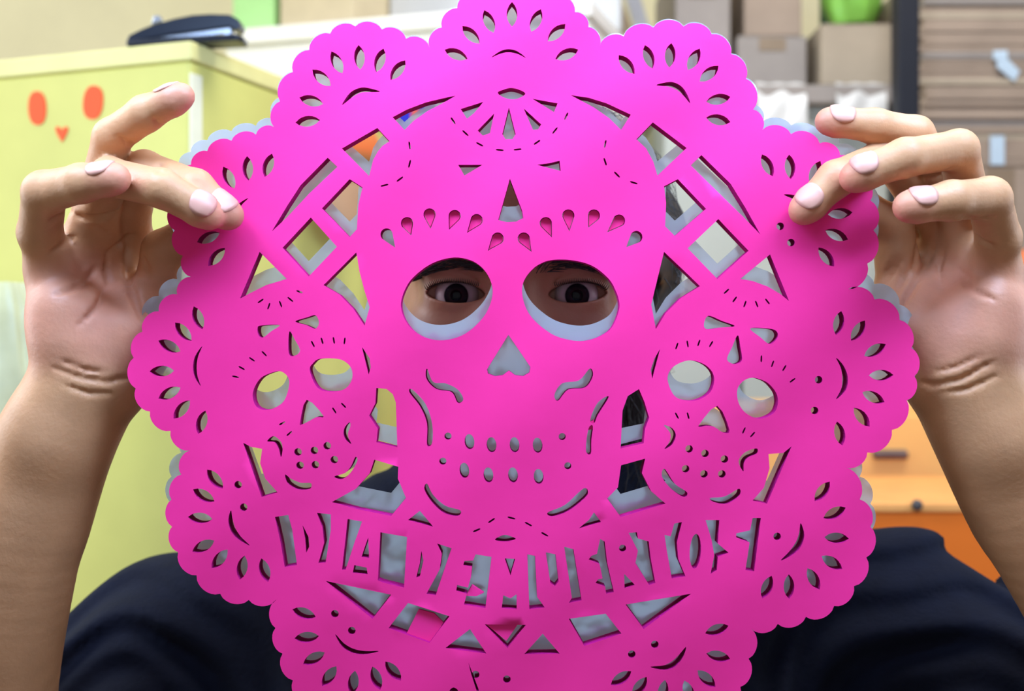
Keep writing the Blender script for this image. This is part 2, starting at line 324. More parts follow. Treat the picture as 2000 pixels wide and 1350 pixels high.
# ------------------------------------------------------------------ the person: signed-distance shapes meshed with surface nets
class Cap:                                        # tapered capsule
    def __init__(s, a, b, ra, rb): s.a = np.array(a, float); s.b = np.array(b, float); s.ra = ra; s.rb = rb; s.ba = s.b-s.a; s.l2 = max(1e-12, s.ba@s.ba)
    def __call__(s, p):
        q = p-s.a; t = np.clip((q@s.ba)/s.l2, 0, 1)
        return np.sqrt(((q-t[:, None]*s.ba)**2).sum(1)) - (s.ra+(s.rb-s.ra)*t)
class Ell:                                        # ellipsoid
    def __init__(s, c, r, R=None): s.c = np.array(c, float); s.r = np.array(r, float); s.R = np.eye(3) if R is None else np.array(R)
    def __call__(s, p):
        q = (p-s.c)@s.R; k0 = np.sqrt(((q/s.r)**2).sum(1)); k1 = np.sqrt(((q/s.r**2)**2).sum(1))
        return np.where(k1 > 1e-9, k0*(k0-1)/np.maximum(k1, 1e-9), -s.r.min())
class Fn:
    def __init__(s, f): s.f = f
    def __call__(s, p): return s.f(p)
def smin(a, b, k):
    h = np.maximum(k-np.abs(a-b), 0)/k
    return np.minimum(a, b)-h*h*k*0.25
def smax(a, b, k): return -smin(-a, -b, k)
class Field:
    """min over branches of a smooth union chain [(prim, k), ...], then smooth cuts [(prim, k), ...]"""
    def __init__(s, branches, cuts=(), kb=0.0, post=None): s.br = branches; s.cuts = cuts; s.kb = kb; s.post = post
    def __call__(s, p, cull=None):
        cache = {}; c0 = p.mean(0)[None] if cull else None
        def ev(pr):
            if id(pr) not in cache:
                cache[id(pr)] = None if (cull and pr(c0)[0] > cull) else pr(p)
            return cache[id(pr)]
        tot = None
        for ch in s.br:
            d = None
            for pr, k in ch:
                v = ev(pr)
                if v is None: continue
                d = v if d is None else smin(d, v, k) if k > 0 else np.minimum(d, v)
            if d is not None: tot = d if tot is None else (smin(tot, d, s.kb) if s.kb else np.minimum(tot, d))
        if tot is None: return np.full(len(p), 1.0)
        for pr, k in s.cuts:
            v = ev(pr)
            if v is not None: tot = smax(tot, -v, k)
        if s.post: tot = s.post(p, tot)
        return tot
def surface_net(field, lo, hi, h, n=16, slack=0.02):
    lo = np.array(lo, float); nb = np.maximum(1, np.ceil((np.array(hi)-lo)/(h*n)).astype(int))
    B = np.stack(np.meshgrid(*[np.arange(k) for k in nb], indexing='ij'), -1).reshape(-1, 3)
    ctr = lo+(B+0.5)*n*h; rad = n*h*0.8661
    act = B[np.abs(np.concatenate([field(c) for c in np.array_split(ctr, max(1, len(ctr)//200000))])) < rad*1.6+h*2]
    g = np.stack(np.meshgrid(*[np.arange(n+1)]*3, indexing='ij'), -1).reshape(-1, 3)
    S = (nb*n+3).astype(np.int64); key = lambda i: (i[:, 0]*S[1]+i[:, 1])*S[2]+i[:, 2]
    cor = np.array([(i, j, k) for i in (0, 1) for j in (0, 1) for k in (0, 1)])
    eds = [(a, b) for a in range(8) for b in range(a+1, 8) if np.abs(cor[a]-cor[b]).sum() == 1]
    CK = []; CV = []; Q = []
    for b in act:
        base = b*n; p = lo+(base+g)*h
        d = field(p, cull=rad*2+slack).reshape(n+1, n+1, n+1); s = d < 0
        if s.all() or not s.any(): continue
        cs = np.stack([d[i:n+i, j:n+j, k:n+k] for i, j, k in cor], -1); ss = cs < 0; m = ss.any(-1) & ~ss.all(-1)
        idx = np.argwhere(m); c = cs[m]; acc = np.zeros((len(c), 3)); cnt = np.zeros(len(c))
        for a, e in eds:
            x = (c[:, a] < 0) != (c[:, e] < 0); t = np.where(x, c[:, a]/np.where(x, c[:, a]-c[:, e], 1), 0)
            acc += np.where(x[:, None], cor[a]+(cor[e]-cor[a])*t[:, None], 0); cnt += x
        CK.append(key(idx+base)); CV.append(lo+(idx+base+acc/cnt[:, None])*h)
        for ax in range(3):
            sl0 = [slice(0, n)]*3; sl1 = list(sl0); sl1[ax] = slice(1, n+1)
            e0, e1 = s[tuple(sl0)], s[tuple(sl1)]; x = np.argwhere(e0 != e1)
            if len(x): Q.append(np.column_stack([x+base, np.full(len(x), ax), e0[tuple(x.T)]]))
    CK = np.concatenate(CK); CV = np.concatenate(CV); o = np.argsort(CK); CK = CK[o]; CV = CV[o]; Q = np.concatenate(Q)
    F_ = []
    for ax in range(3):
        q = Q[Q[:, 3] == ax]; u = np.eye(3, dtype=int)[(ax+1) % 3]; v = np.eye(3, dtype=int)[(ax+2) % 3]
        ks = [key(q[:, :3]-o_) for o_ in (0*u, u, u+v, v)]
        ii = [np.searchsorted(CK, k) for k in ks]; ok = np.ones(len(q), bool)
        for k, i in zip(ks, ii): ok &= (i < len(CK)) & (CK[np.minimum(i, len(CK)-1)] == k)
        f = np.column_stack(ii)[ok]; fl = q[ok, 4] == 0
        f[fl] = f[fl][:, ::-1]; F_.append(f)
    return CV, np.concatenate(F_)
def np_mesh(name, parts, cols=None):
    V = []; Fq = []; off = 0
    for v, f in parts: V.append(v); Fq.append(f+off); off += len(v)
    V = np.concatenate(V); Fq = np.concatenate(Fq); me = bpy.data.meshes.new(name)
    me.vertices.add(len(V)); me.vertices.foreach_set('co', V.astype(np.float32).ravel())
    me.loops.add(Fq.size); me.loops.foreach_set('vertex_index', Fq.astype(np.int32).ravel())
    me.polygons.add(len(Fq)); me.polygons.foreach_set('loop_start', np.arange(0, Fq.size, 4, dtype=np.int32))
    me.polygons.foreach_set('use_smooth', np.ones(len(Fq), bool)); me.update(calc_edges=True); me.validate()
    if cols is not None:
        ca = me.color_attributes.new('tint', 'FLOAT_COLOR', 'POINT'); ca.data.foreach_set('color', np.column_stack([np.concatenate(cols), np.ones(len(V))]).astype(np.float32).ravel())
    return me
A3 = lambda x, y, d: np.array(P(x, y, d))
# ---- hands and forearms (joints as pixel x, pixel y, depth; radii in mm)
def chain(js, k=0.004):
    return [(Cap(A3(*a[:3]), A3(*b[:3]), a[3]/1000, b[3]/1000), k) for a, b in zip(js, js[1:])]
class Limb:                                       # one tapered limb along a spline through its joints
    def __init__(s, js):
        a = np.array(js, float); a = np.vstack([2*a[0]-a[1], a, 2*a[-1]-a[-2]]); q = []
        for i in range(1, len(a)-2):
            for t in np.linspace(0, 1, 7)[:-1]: q.append(.5*(2*a[i]+(a[i+1]-a[i-1])*t+(2*a[i-1]-5*a[i]+4*a[i+1]-a[i+2])*t*t+(3*a[i]-a[i-1]-3*a[i+1]+a[i+2])*t**3))
        q.append(a[-2]); s.c = [c for c, _ in chain(q)]
    def __call__(s, p):
        d = s.c[0](p)
        for c in s.c[1:]: d = smin(d, c(p), .0008)
        return d
def hand(H):
    palm = []
    for js in H['arm']: palm.append((Limb(js), 0.016))
    for js in H['palm']: palm += chain(js, 0.014)
    br = []
    for f in ('pinky', 'ring', 'middle', 'index', 'thumb'):
        br.append(palm+[(c, 0.010 if i == 0 else 0.003) for i, (c, _) in enumerate(chain(H[f]))])
    f0 = H['field'] = Field(br, (), 0.0015); cuts = []; ds = np.arange(.53, .70, .0008)
    for r, *path in H['crease']:                 # creases follow the skin: each sample is dropped onto the surface first
        pp = []
        for a, b in zip(path[0::2], path[1::2]): pp.append((a, b))
        q = []
        for (x0, y0), (x1, y1) in zip(pp, pp[1:]):
            for t in np.linspace(0, 1, 5)[:-1]: q.append((x0+(x1-x0)*t, y0+(y1-y0)*t))
        q.append(pp[-1]); w3 = []
        for x, y in q:
            d = f0(np.array([A3(x, y, k) for k in ds])); i = np.argmax(d < 0)
            if d[i] < 0: w3.append(A3(x, y, ds[i]+.0002))
        n_ = len(w3)
        for i, (a, b) in enumerate(zip(w3, w3[1:])):
            if np.linalg.norm(a-b) < .012:
                ta = min(1, .35+2.2*min(i, n_-1-i)/n_); cuts.append((Cap(a, b, r*ta/1000, r*ta/1000), 0.0016))
    return Field(br, cuts, 0.0015)
HA = dict(
    arm=[[(178, 742, .628, 20), (112, 850, .628, 25.5), (56, 1000, .632, 29), (8, 1180, .642, 32), (-22, 1350, .655, 34), (-50, 1620, .68, 38)], [(205, 742, .634, 17), (128, 860, .636, 20), (70, 1000, .64, 22)], [(150, 738, .622, 17), (100, 850, .62, 20)]],
    palm=[[(160, 735, .622, 17), (126, 630, .620, 14), (104, 535, .622, 12)], [(190, 735, .628, 15), (150, 620, .634, 13), (152, 500, .634, 11)],
          [(205, 730, .630, 15), (190, 600, .642, 13), (198, 495, .645, 11)], [(215, 730, .632, 15), (230, 600, .648, 13), (255, 480, .655, 11)], [(228, 715, .628, 15), (262, 655, .628, 17.5), (298, 600, .632, 13)], [(140, 660, .614, 14), (136, 610, .613, 13)]],
    pinky=[(104, 535, .622, 11.5), (78, 455, .606, 10.5), (87, 376, .586, 10.2), (160, 358, .572, 9.0), (212, 350, .567, 7.6), (226, 349, .566, 7.0)],
    ring=[(152, 500, .634, 11), (190, 380, .615, 9.5), (219, 268, .598, 9.0), (284, 222, .588, 8.6), (338, 196, .582, 7.2), (354, 188, .581, 6.4)],
    middle=[(198, 495, .645, 11), (196, 400, .615, 9.8), (214, 346, .592, 9.4), (316, 368, .577, 9.0), (392, 410, .581, 8.0), (410, 420, .583, 7.2)],
    index=[(255, 480, .655, 11), (258, 400, .63, 9.8), (282, 330, .606, 9.0), (382, 366, .591, 8.6), (436, 414, .5905, 7.6), (448, 421, .5915, 7.0)],
    thumb=[(240, 700, .634, 16), (300, 600, .640, 12.5), (318, 490, .632, 10.5), (380, 450, .6255, 9.0), (425, 438, .623, 8.0)],
    crease=[(1.3, 95, 431, 118, 420, 142, 412), (1.6, 146, 421, 170, 426, 200, 425, 228, 412), (1.2, 98, 493, 120, 480, 145, 462), (1.0, 184, 439, 214, 461), (1.3, 112, 574, 140, 565, 166, 553, 186, 524),
            (1.2, 205, 497, 234, 476, 257, 456), (1.7, 248, 468, 246, 500, 252, 552, 267, 597, 281, 630), (1.0, 209, 496, 207, 530, 212, 560), (.8, 280, 500, 290, 530), (1.0, 105, 719, 158, 738, 210, 746, 250, 736), (.8, 125, 752, 175, 768, 215, 768), (.7, 120, 704, 165, 722, 205, 728),
            (1.2, 236, 268, 252, 281, 268, 288), (.9, 301, 230, 312, 243), (.6, 306, 332, 318, 338), (.6, 310, 322, 322, 328), (1.0, 150, 640, 190, 600, 205, 560)])
HB = dict(
    arm=[[(1872, 735, .628, 20), (1934, 850, .628, 25.5), (2018, 1000, .634, 29), (2130, 1180, .645, 32), (2220, 1350, .66, 34), (2290, 1560, .68, 38)], [(1845, 735, .634, 17), (1925, 850, .637, 20), (1995, 985, .642, 22)], [(1900, 735, .622, 17), (1960, 850, .62, 20)]],
    palm=[[(1905, 725, .622, 17), (1935, 630, .620, 14), (1942, 540, .622, 12)], [(1880, 730, .628, 15), (1900, 620, .634, 13), (1905, 500, .634, 11)],
          [(1860, 730, .630, 15), (1855, 600, .644, 13), (1870, 480, .645, 11)], [(1850, 725, .632, 15), (1815, 600, .650, 13), (1830, 470, .655, 11)], [(1838, 712, .628, 15), (1800, 645, .630, 17), (1762, 575, .640, 13)], [(1915, 660, .613, 14), (1925, 600, .613, 13)]],
    pinky=[(1942, 540, .622, 11.5), (1950, 465, .606, 10.6), (1932, 388, .586, 10.2), (1858, 392, .572, 9.2), (1790, 402, .567, 7.8), (1774, 404, .566, 7.2)],
    ring=[(1905, 500, .634, 11), (1850, 370, .625, 9.5), (1788, 262, .606, 8.8), (1708, 246, .602, 8.3), (1632, 238, .600, 7.2), (1617, 237, .600, 6.4)],
    middle=[(1870, 480, .645, 11), (1890, 380, .615, 9.8), (1872, 292, .590, 9.4), (1768, 308, .572, 9.0), (1688, 338, .572, 8.0), (1669, 347, .574, 7.2)],
    index=[(1830, 470, .655, 11), (1790, 380, .63, 9.8), (1735, 305, .608, 9.0), (1632, 350, .591, 8.8), (1582, 400, .5905, 7.8), (1569, 411, .5915, 7.2)],
    thumb=[(1830, 700, .634, 16), (1762, 575, .642, 12.5), (1742, 440, .634, 10.5), (1690, 410, .6255, 9.0), (1640, 405, .623, 8.0)],
    crease=[(1.4, 1873, 421, 1903, 430, 1938, 423), (1.2, 1893, 446, 1918, 471, 1938, 481), (1.3, 1873, 527, 1890, 545, 1905, 556), (1.2, 1767, 338, 1795, 345, 1825, 341, 1860, 328), (1.6, 1790, 444, 1792, 476, 1785, 527), (1.6, 1827, 481, 1807, 522, 1777, 572, 1757, 605),
            (.8, 1767, 501, 1737, 547), (.8, 1752, 501, 1730, 538), (.7, 1780, 520, 1755, 570), (1.1, 1797, 745, 1823, 753, 1876, 741, 1939, 706), (.9, 1835, 768, 1890, 760, 1945, 735), (.7, 1820, 728, 1870, 716, 1915, 694), (1.1, 1940, 585, 1905, 570, 1880, 545), (.9, 1850, 480, 1835, 520, 1838, 560)])
PX = np.array(P(1009, 577, 0.664)); EYE = 0.0322
# ---- head (origin between the eyeball centres, facing -Y)
def hp_(x, y, z): return PX+np.array((x, y, z))
hd = []
hd += [(Ell(hp_(0, .083, .038), (.072, .092, .088)), .01), (Ell(hp_(0, .042, -.03), (.062, .066, .085)), .03), (Ell(hp_(0, .030, -.085), (.046, .046, .034)), .03), (Cap(hp_(0, -.002, -.104), hp_(0, .0, -.108), .016, .016), .02)]
hd += [(Cap(hp_(s*.046, .006, .019), hp_(s*.012, -.0075, .016), .0105, .0105), .014) for s in (-1, 1)]
hd += [(Ell(hp_(0, .0, .045), (.048, .02, .03)), .03)]
hd += [(Cap(hp_(0, -.009, .012), hp_(0, -.026, -.034), .0072, .0105), .012)] + [(Ell(hp_(s*.012, -.017, -.036), (.0085, .011, .008)), .008) for s in (-1, 1)]
hd += [(Ell(hp_(s*.044, .006, -.026), (.02, .018, .016)), .02) for s in (-1, 1)]
hd += [(Cap(hp_(s*.023, -.004, -.068), hp_(0, -.014, -.065), .004, .0062), .006) for s in (-1, 1)] + [(Cap(hp_(s*.020, -.003, -.074), hp_(0, -.012, -.076), .004, .0072), .006) for s in (-1, 1)]
hd += [(Ell(hp_(s*.074, .088, -.008), (.008, .019, .031)), .008) for s in (-1, 1)]
hd += [(Cap(hp_(0, .085, -.07), hp_(0, .12, -.2), .05, .058), .02)]
hd += [(Ell(hp_(s*EYE, .000, .0), (.0165, .0138, .0140)), .008) for s in (-1, 1)]
def sock(s, sgn):
    def f(p):
        q = p-hp_(s*EYE, 0, 0); u = q[:, 0]*s; t = np.clip((u+.0155)/.0315, 0, 1)
        up = .0062*np.clip(4*t*(1-t), 0, 1)**.55*(1.0+.05*(t-.5)) + .0012*(t-.3); lo = -.0047*np.clip(4*t*(1-t), 0, 1)**.7 + .0012*(t-.3)
        d = np.maximum(q[:, 2]-up, lo-q[:, 2]); d = np.maximum(d, np.maximum(-.0155-u, u-.016)); return np.maximum(d, q[:, 1]+.002)
    return Fn(f)
cuts = [(Ell(hp_(s*.0325, -.0225, .0045), (.020, .0105, .012)), .012) for s in (-1, 1)]
lids = [(Ell(hp_(s*EYE, 0, 0), (.0150, .0138, .0135)), .004) for s in (-1, 1)]
fold = []
for s in (-1, 1):
    cv = [(-.016, -.010, .004), (-.009, -.0130, .0083), (0, -.0135, .0098), (.010, -.012, .0090), (.018, -.006, .0052)]
    fold += [(Cap(hp_(s*(EYE+a[0]), a[1], a[2]), hp_(s*(EYE+b[0]), b[1], b[2]), .0006, .0006), .0012) for a, b in zip(cv, cv[1:])]
base_head = Field([hd], cuts)
class Head:
    def __call__(s, p, cull=None):
        d = base_head(p, cull)
        for pr, k in lids: d = smin(d, pr(p), k)
        for pr, k in fold: d = smax(d, -pr(p), k)
        for sg in (-1, 1): d = smax(d, -sock(sg, sg)(p), .0009)
        return np.minimum(d, 1.0)
# ---- torso, upper arms (under the shirt), legs
SL, SR = A3(345, 1290, .80), A3(1740, 1258, .80)
EL, ER = A3(-50, 1620, .68), A3(2290, 1560, .68)
W0 = np.array((0.003, 0, 0))
tz = lambda x, y, z: np.array((x, y, ZC+z))
tor = [(Cap(SL, SR, .05, .05), .05), (Cap(tz(-.06, .80, -.30), tz(.06, .80, -.30), .12, .12), .08), (Cap(tz(-.05, .80, -.55), tz(.05, .80, -.55), .105, .105), .08), (Cap(tz(-.06, .80, -.66), tz(.06, .80, -.66), .11, .11), .06), (Cap(hp_(0, .10, -.10), hp_(0, .125, -.2), .05, .06), .03)]
tor += [(Cap(hp_(s*.03, .12, -.13), e, .033, .045), .04) for s, e in ((-1, SL), (1, SR))]
tor += [(Cap(SL, EL, .046, .036), .03), (Cap(SR, ER, .046, .036), .03)]
tor += [(Cap(tz(s*.09, .80, -.70), tz(s*.10, .80, -1.05), .075, .055), .04) for s in (-1, 1)] + [(Cap(tz(s*.10, .80, -1.05), tz(s*.11, .82, -1.38), .052, .036), .02) for s in (-1, 1)]
tor += [(Cap(tz(s*.11, .80, -1.41), tz(s*.12, .68, -1.425), .026, .022), .02) for s in (-1, 1)]
M_skin = bpy.data.materials.new('skin'); M_skin.use_nodes = True
nt = M_skin.node_tree; N_ = nt.nodes; Lk = nt.links; b_ = N_['Principled BSDF']
at = N_.new('ShaderNodeAttribute'); at.attribute_name = 'tint'
tcn = N_.new('ShaderNodeTexCoord'); nz = N_.new('ShaderNodeTexNoise'); nz.inputs['Scale'].default_value = 45; nz.inputs['Detail'].default_value = 4
mr = N_.new('ShaderNodeMapRange'); mr.inputs[1].default_value = .25; mr.inputs[2].default_value = .75; mr.inputs[3].default_value = .86; mr.inputs[4].default_value = 1.12
ml = N_.new('ShaderNodeVectorMath'); ml.operation = 'SCALE'
Lk.new(tcn.outputs['Object'], nz.inputs['Vector']); Lk.new(nz.outputs[0], mr.inputs[0]); Lk.new(at.outputs['Color'], ml.inputs[0]); Lk.new(mr.outputs[0], ml.inputs['Scale']); Lk.new(ml.outputs[0], b_.inputs['Base Color'])
wv = N_.new('ShaderNodeTexNoise'); wv.inputs['Scale'].default_value = 420; wv.inputs['Detail'].default_value = 4; bp = N_.new('ShaderNodeBump'); bp.inputs['Strength'].default_value = .25; bp.inputs['Distance'].default_value = .0008
Lk.new(tcn.outputs['Object'], wv.inputs['Vector']); Lk.new(wv.outputs[0], bp.inputs['Height']); Lk.new(bp.outputs[0], b_.inputs['Normal'])
b_.inputs['Roughness'].default_value = .48; b_.inputs['Specular IOR Level'].default_value = .4
b_.inputs['Subsurface Weight'].default_value = .12; b_.inputs['Subsurface Scale'].default_value = .006; b_.inputs['Subsurface Radius'].default_value = (1, .35, .2)
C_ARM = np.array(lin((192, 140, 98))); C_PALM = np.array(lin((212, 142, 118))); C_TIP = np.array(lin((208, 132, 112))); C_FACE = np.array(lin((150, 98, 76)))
def hand_tint(v, H, sgn):
    c = np.tile(C_ARM, (len(v), 1))
    def mixc(w_, col): c[:] = c*(1-w_[:, None])+col*w_[:, None]
    wr = A3(*H['arm'][0][0][:3]); up = v[:, 2]-wr[2]
    ctr = [A3(*H['palm'][1][1][:3]), A3(*H['palm'][4][1][:3]), A3(*H['palm'][0][1][:3])]
    for q in ctr:
        r = np.sqrt(((v-q)**2).sum(1)); mixc(np.clip(1.25-r/.034, 0, 1)*np.clip((up+.004)/.014, 0, 1)*np.clip((q[1]+.010-v[:, 1])/.008, 0, 1), C_PALM)
    for f in ('pinky', 'ring', 'middle', 'index', 'thumb'):
        q = A3(*H[f][-1][:3]); r = np.sqrt(((v-q)**2).sum(1)); mixc(.7*np.clip(1.3-r/.012, 0, 1), C_TIP)
    return c
parts = []; cols = []
for H in (HA, HB):
    f = hand(H); q = np.array([A3(*j[:3]) for k in ('arm', 'palm') for js in H[k] for j in js]+[A3(*j[:3]) for k in ('pinky', 'ring', 'middle', 'index', 'thumb') for j in H[k]])
    v, fc = surface_net(f, q.min(0)-.045, q.max(0)+.045, .0015); parts.append((v, fc)); cols.append(hand_tint(v, H, 1))
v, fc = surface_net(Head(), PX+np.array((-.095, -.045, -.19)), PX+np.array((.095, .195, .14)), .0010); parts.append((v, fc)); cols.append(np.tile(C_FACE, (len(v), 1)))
v, fc = surface_net(Field([tor]), (-.55, .55, ZC-1.46), (.62, 1.0, ZC-.04), .006, slack=.08); parts.append((v, fc)); cols.append(np.tile(C_ARM, (len(v), 1)))
person = thing('person', 'person in a dark navy t-shirt holding the magenta cut paper up before the face', 'person', (0, .80, 0))
body = link('body', np_mesh('body', parts, cols), M_skin, person)
# ---- clothes
M_shirt = mat('navy_cotton', (13, 18, 34), .9, .15, 60, .3, 300, spec=.15)
def grow(prs, g): return [(Cap(c.a, c.b, c.ra+g, c.rb+g), k) for c, k in prs]
sleeve_l = SL+(EL-SL)*.66; sleeve_r = SR+(ER-SR)*.66
sh_pr = grow(tor[:1], .010)+grow(tor[1:4], .012)+[(Cap(hp_(0, .118, -.128), hp_(0, .125, -.2), .058, .07), .03)]+grow(tor[5:7], .011)+[(Cap(SL, sleeve_l, .062, .060), .03), (Cap(SR, sleeve_r, .066, .072), .03)]
def wrinkle(p, d):
    x, y, z = p.T
    sx = np.where(x < 0, x-SL[0], SR[0]-x); a = np.sqrt(sx**2+(z-SL[2]+.02)**2)
    return d - .0030*np.sin(a*120+9*z+np.sin(z*40)*1.3)*np.clip((.26-a)/.12, 0, 1) - .0019*np.sin(a*270+30*y+1.5*np.sin(x*60))*np.clip((.30-a)/.22, 0, 1)**2*1.6 - .0022*np.sin(58*x+33*z+3*np.sin(31*z))
neck_cut = [(Cap(hp_(0, .085, -.05), hp_(0, .118, -.122), .056, .0565), .004), (Fn(lambda p: ZC-.69-p[:, 2] if False else p[:, 2]*0+1), .001)]
v, fc = surface_net(Field([sh_pr], neck_cut[:1], 0, wrinkle), (-.56, .52, ZC-.80), (.64, 1.02, ZC-.02), .0035, slack=.08)
shirt = link('shirt', np_mesh('shirt', [(v, fc)]), M_shirt, person)
v, fc = surface_net(Field([grow(tor[3:4], .011)+[(Cap(c.a, c.b, c.ra+.014, c.rb+.018), k) for c, k in tor[9:13]]]), (-.3, .6, ZC-1.44), (.3, 1.0, ZC-.55), .006, slack=.08)
link('trousers', np_mesh('trousers', [(v, fc)]), mat('denim', (44, 54, 78), .9, .2, 80), person)
for s in (-1, 1):
    v, fc = surface_net(Field([[(Cap(tz(s*.11, .82, -1.405), tz(s*.12, .66, -1.412), .038, .034), .02), (Cap(tz(s*.11, .82, -1.40), tz(s*.11, .82, -1.36), .036, .042), .02)]], [(Fn(lambda p: p[:, 2]-(ZC-1.449)), .002)]), tz(-.2, .58, -1.47), tz(.2, .9, -1.30), .005, slack=.05)
    link('shoe', np_mesh('shoe', [(v, fc)]), mat('canvas_shoe', (60, 60, 66), .8), person)
# ---- eyes, brows, lashes, nails, hair
def eye_mat():
    m = bpy.data.materials.new('eye'); m.use_nodes = True; n = m.node_tree.nodes; l = m.node_tree.links; b = n['Principled BSDF']
    tc = n.new('ShaderNodeTexCoord'); sp_ = n.new('ShaderNodeSeparateXYZ'); l.new(tc.outputs['Object'], sp_.inputs[0])
    cb = n.new('ShaderNodeCombineXYZ'); l.new(sp_.outputs[0], cb.inputs[0]); l.new(sp_.outputs[2], cb.inputs[1])
    ln = n.new('ShaderNodeVectorMath'); ln.operation = 'LENGTH'; l.new(cb.outputs[0], ln.inputs[0])
    r = n.new('ShaderNodeValToRGB'); mr_ = n.new('ShaderNodeMapRange'); mr_.inputs[2].default_value = .012; l.new(ln.outputs['Value'], mr_.inputs[0]); l.new(mr_.outputs[0], r.inputs[0])
    el = r.color_ramp.elements; el[0].position = 0; el[0].color = (.004, .004, .006, 1); el[1].position = 1; el[1].color = (*lin((205, 185, 185)), 1)
    for p_, c_ in ((.24, (5, 4, 7)), (.28, (34, 22, 26)), (.46, (22, 16, 24)), (.52, (12, 9, 14)), (.57, (150, 130, 136)), (.72, (176, 154, 158))):
        e = el.new(p_); e.color = (*lin(c_), 1)
    l.new(r.outputs[0], b.inputs['Base Color']); b.inputs['Roughness'].default_value = .1; b.inputs['Specular IOR Level'].default_value = .08
    return m
M_eye = eye_mat(); M_hair = mat('dark_hair', (34, 28, 27), .45, .25, 90, spec=.5)
for s in (-1, 1):
    bm = bmesh.new(); bmesh.ops.create_uvsphere(bm, u_segments=40, v_segments=24, radius=.0120)
    o = link('eyeball', bm_mesh('eyeball', bm, True), M_eye); o.parent = person
    o.matrix_parent_inverse = Matrix.Translation(-person.location); o.location = hp_(s*EYE, 0, 0)
    o.rotation_euler = (math.radians(3.0), 0, 0)
def strands(name, roots, m, parent, w0):
    """thin tapered hairs: each root is a list of points"""
    V = []; Fc = []
    for c in roots:
        c = [Vector(p) for p in c]; i0 = len(V); n = len(c)
        for i, p in enumerate(c):
            t = (c[min(i+1, n-1)]-c[max(i-1, 0)]).normalized(); a = t.cross(Vector((0.3, 1, .2))); a = a.normalized() if a.length > 1e-6 else t.orthogonal().normalized(); b = t.cross(a); r = w0*(1-.85*i/(n-1))
            for k in range(3): th = 2.0944*k; V.append(p+a*math.cos(th)*r+b*math.sin(th)*r)
        for i in range(n-1):
            for k in range(3): Fc.append((i0+3*i+k, i0+3*i+(k+1) % 3, i0+3*i+3+(k+1) % 3, i0+3*i+3+k))
    return link(name, mesh(name, V, Fc, True), m, parent)
HF = Head()
def project(x, z, y0=-.06):            # first point of the face along +y
    ys = np.linspace(y0, .06, 240); d = HF(PX+np.column_stack([np.full(240, x), ys, np.full(240, z)])); i = np.argmax(d < 0); return ys[i]
for s in (-1, 1):
    rts = []
    for i in range(260):
        t = random.random(); u = .010+.044*t; zc_ = .0128+.0065*math.sin(math.pi*min(1, t*.95))*(1-.25*t)-.004*t; z = zc_+random.uniform(-.0033, .0033)*(1.1-.6*t)
        y = project(s*u, z); a = random.uniform(.1, .5)-.75*t+(.6 if t < .12 else 0); L = random.uniform(.006, .009)
        p = hp_(s*u, y, z); rts.append([p, p+np.array((s*L*.5*math.cos(a), -.0012, L*.5*math.sin(a))), p+np.array((s*L*math.cos(a), .001, L*math.sin(a)))])
    strands('eyebrow', rts, M_hair, person, .00036)
    rts = []
    for i in range(34):
        t = i/33; u = -.0135+.0285*t; tt = np.clip((u+.0155)/.0315, 0, 1); z = .0062*(4*tt*(1-tt))**.55+.0012*(tt-.3); y = -math.sqrt(max(1e-6, .0138**2*(1-(u/.0165)**2)-z*z*.9))-.0004
        p = hp_(s*(EYE+u), y, z); ox = s*(t-.45)*.004
        rts.append([p+np.array((0, .0006, 0)), p+np.array((ox*.5, -.0022, .0002)), p+np.array((ox, -.0042, .0022))])
    strands('eyelash', rts, M_hair, person, .00055)
def nail(H, f, wdir, frac=.45, L=.0125, Wd=.0070, m=None):
    a, b = A3(*H[f][-3][:3]), A3(*H[f][-1][:3]); ra = H[f][-2][3]/1000-.0002
    t = (b-a)/np.linalg.norm(b-a); n = np.array(wdir, float); n -= t*(n@t); n /= np.linalg.norm(n); sd = np.cross(t, n)
    V = []; Fc = []; nu, nv = 8, 8; c = b-t*.0052; rr = ra+.0010
    for lay in (0, 1):
        for j in range(nv+1):
            for i in range(nu+1):
                x = i/nu*2-1; y = j/nv*2-1; x2 = x*math.sqrt(1-y*y*.42); y2 = y*math.sqrt(1-x*x*.42)
                th = x2*Wd/rr*1.05; up = rr*math.cos(th)*(1-.10*max(0, y2)**2)+(.0007 if lay == 0 else -.0006)-.0012*max(0, -y2)*.35
                o_ = c+t*y2*L*.5; dv = sd*math.sin(th)+n*math.cos(th); rs = np.linspace(ra+.0035, .003, 51); dd = H['field'](o_+rs[:, None]*dv); V.append(o_+dv*(rs[np.argmax(dd < .0001)]+(.0005 if lay == 0 else -.0007)))
    M_ = (nu+1)*(nv+1)
    for j in range(nv):
        for i in range(nu):
            q = (j*(nu+1)+i, j*(nu+1)+i+1, (j+1)*(nu+1)+i+1, (j+1)*(nu+1)+i); Fc.append(q); Fc.append(tuple(k+M_ for k in q[::-1]))
    rim = [i for i in range(nu+1)]+[(j+1)*(nu+1)-1 for j in range(1, nv+1)]+[nv*(nu+1)+i for i in range(nu-1, -1, -1)]+[j*(nu+1) for j in range(nv-1, 0, -1)]
    for k in range(len(rim)): q0, q1 = rim[k], rim[(k+1) % len(rim)]; Fc.append((q0, q0+M_, q1+M_, q1))
    bm = bmesh.new(); me = mesh('fingernail', V, Fc); bm.from_mesh(me); bmesh.ops.recalc_face_normals(bm, faces=bm.faces[:]); bm.to_mesh(me); bm.free(); me.polygons.foreach_set('use_smooth', [True]*len(me.polygons))
    return link('fingernail', me, m, person)
M_nail = mat('fingernail', (204, 148, 128), .42, .04, 60, spec=.5)
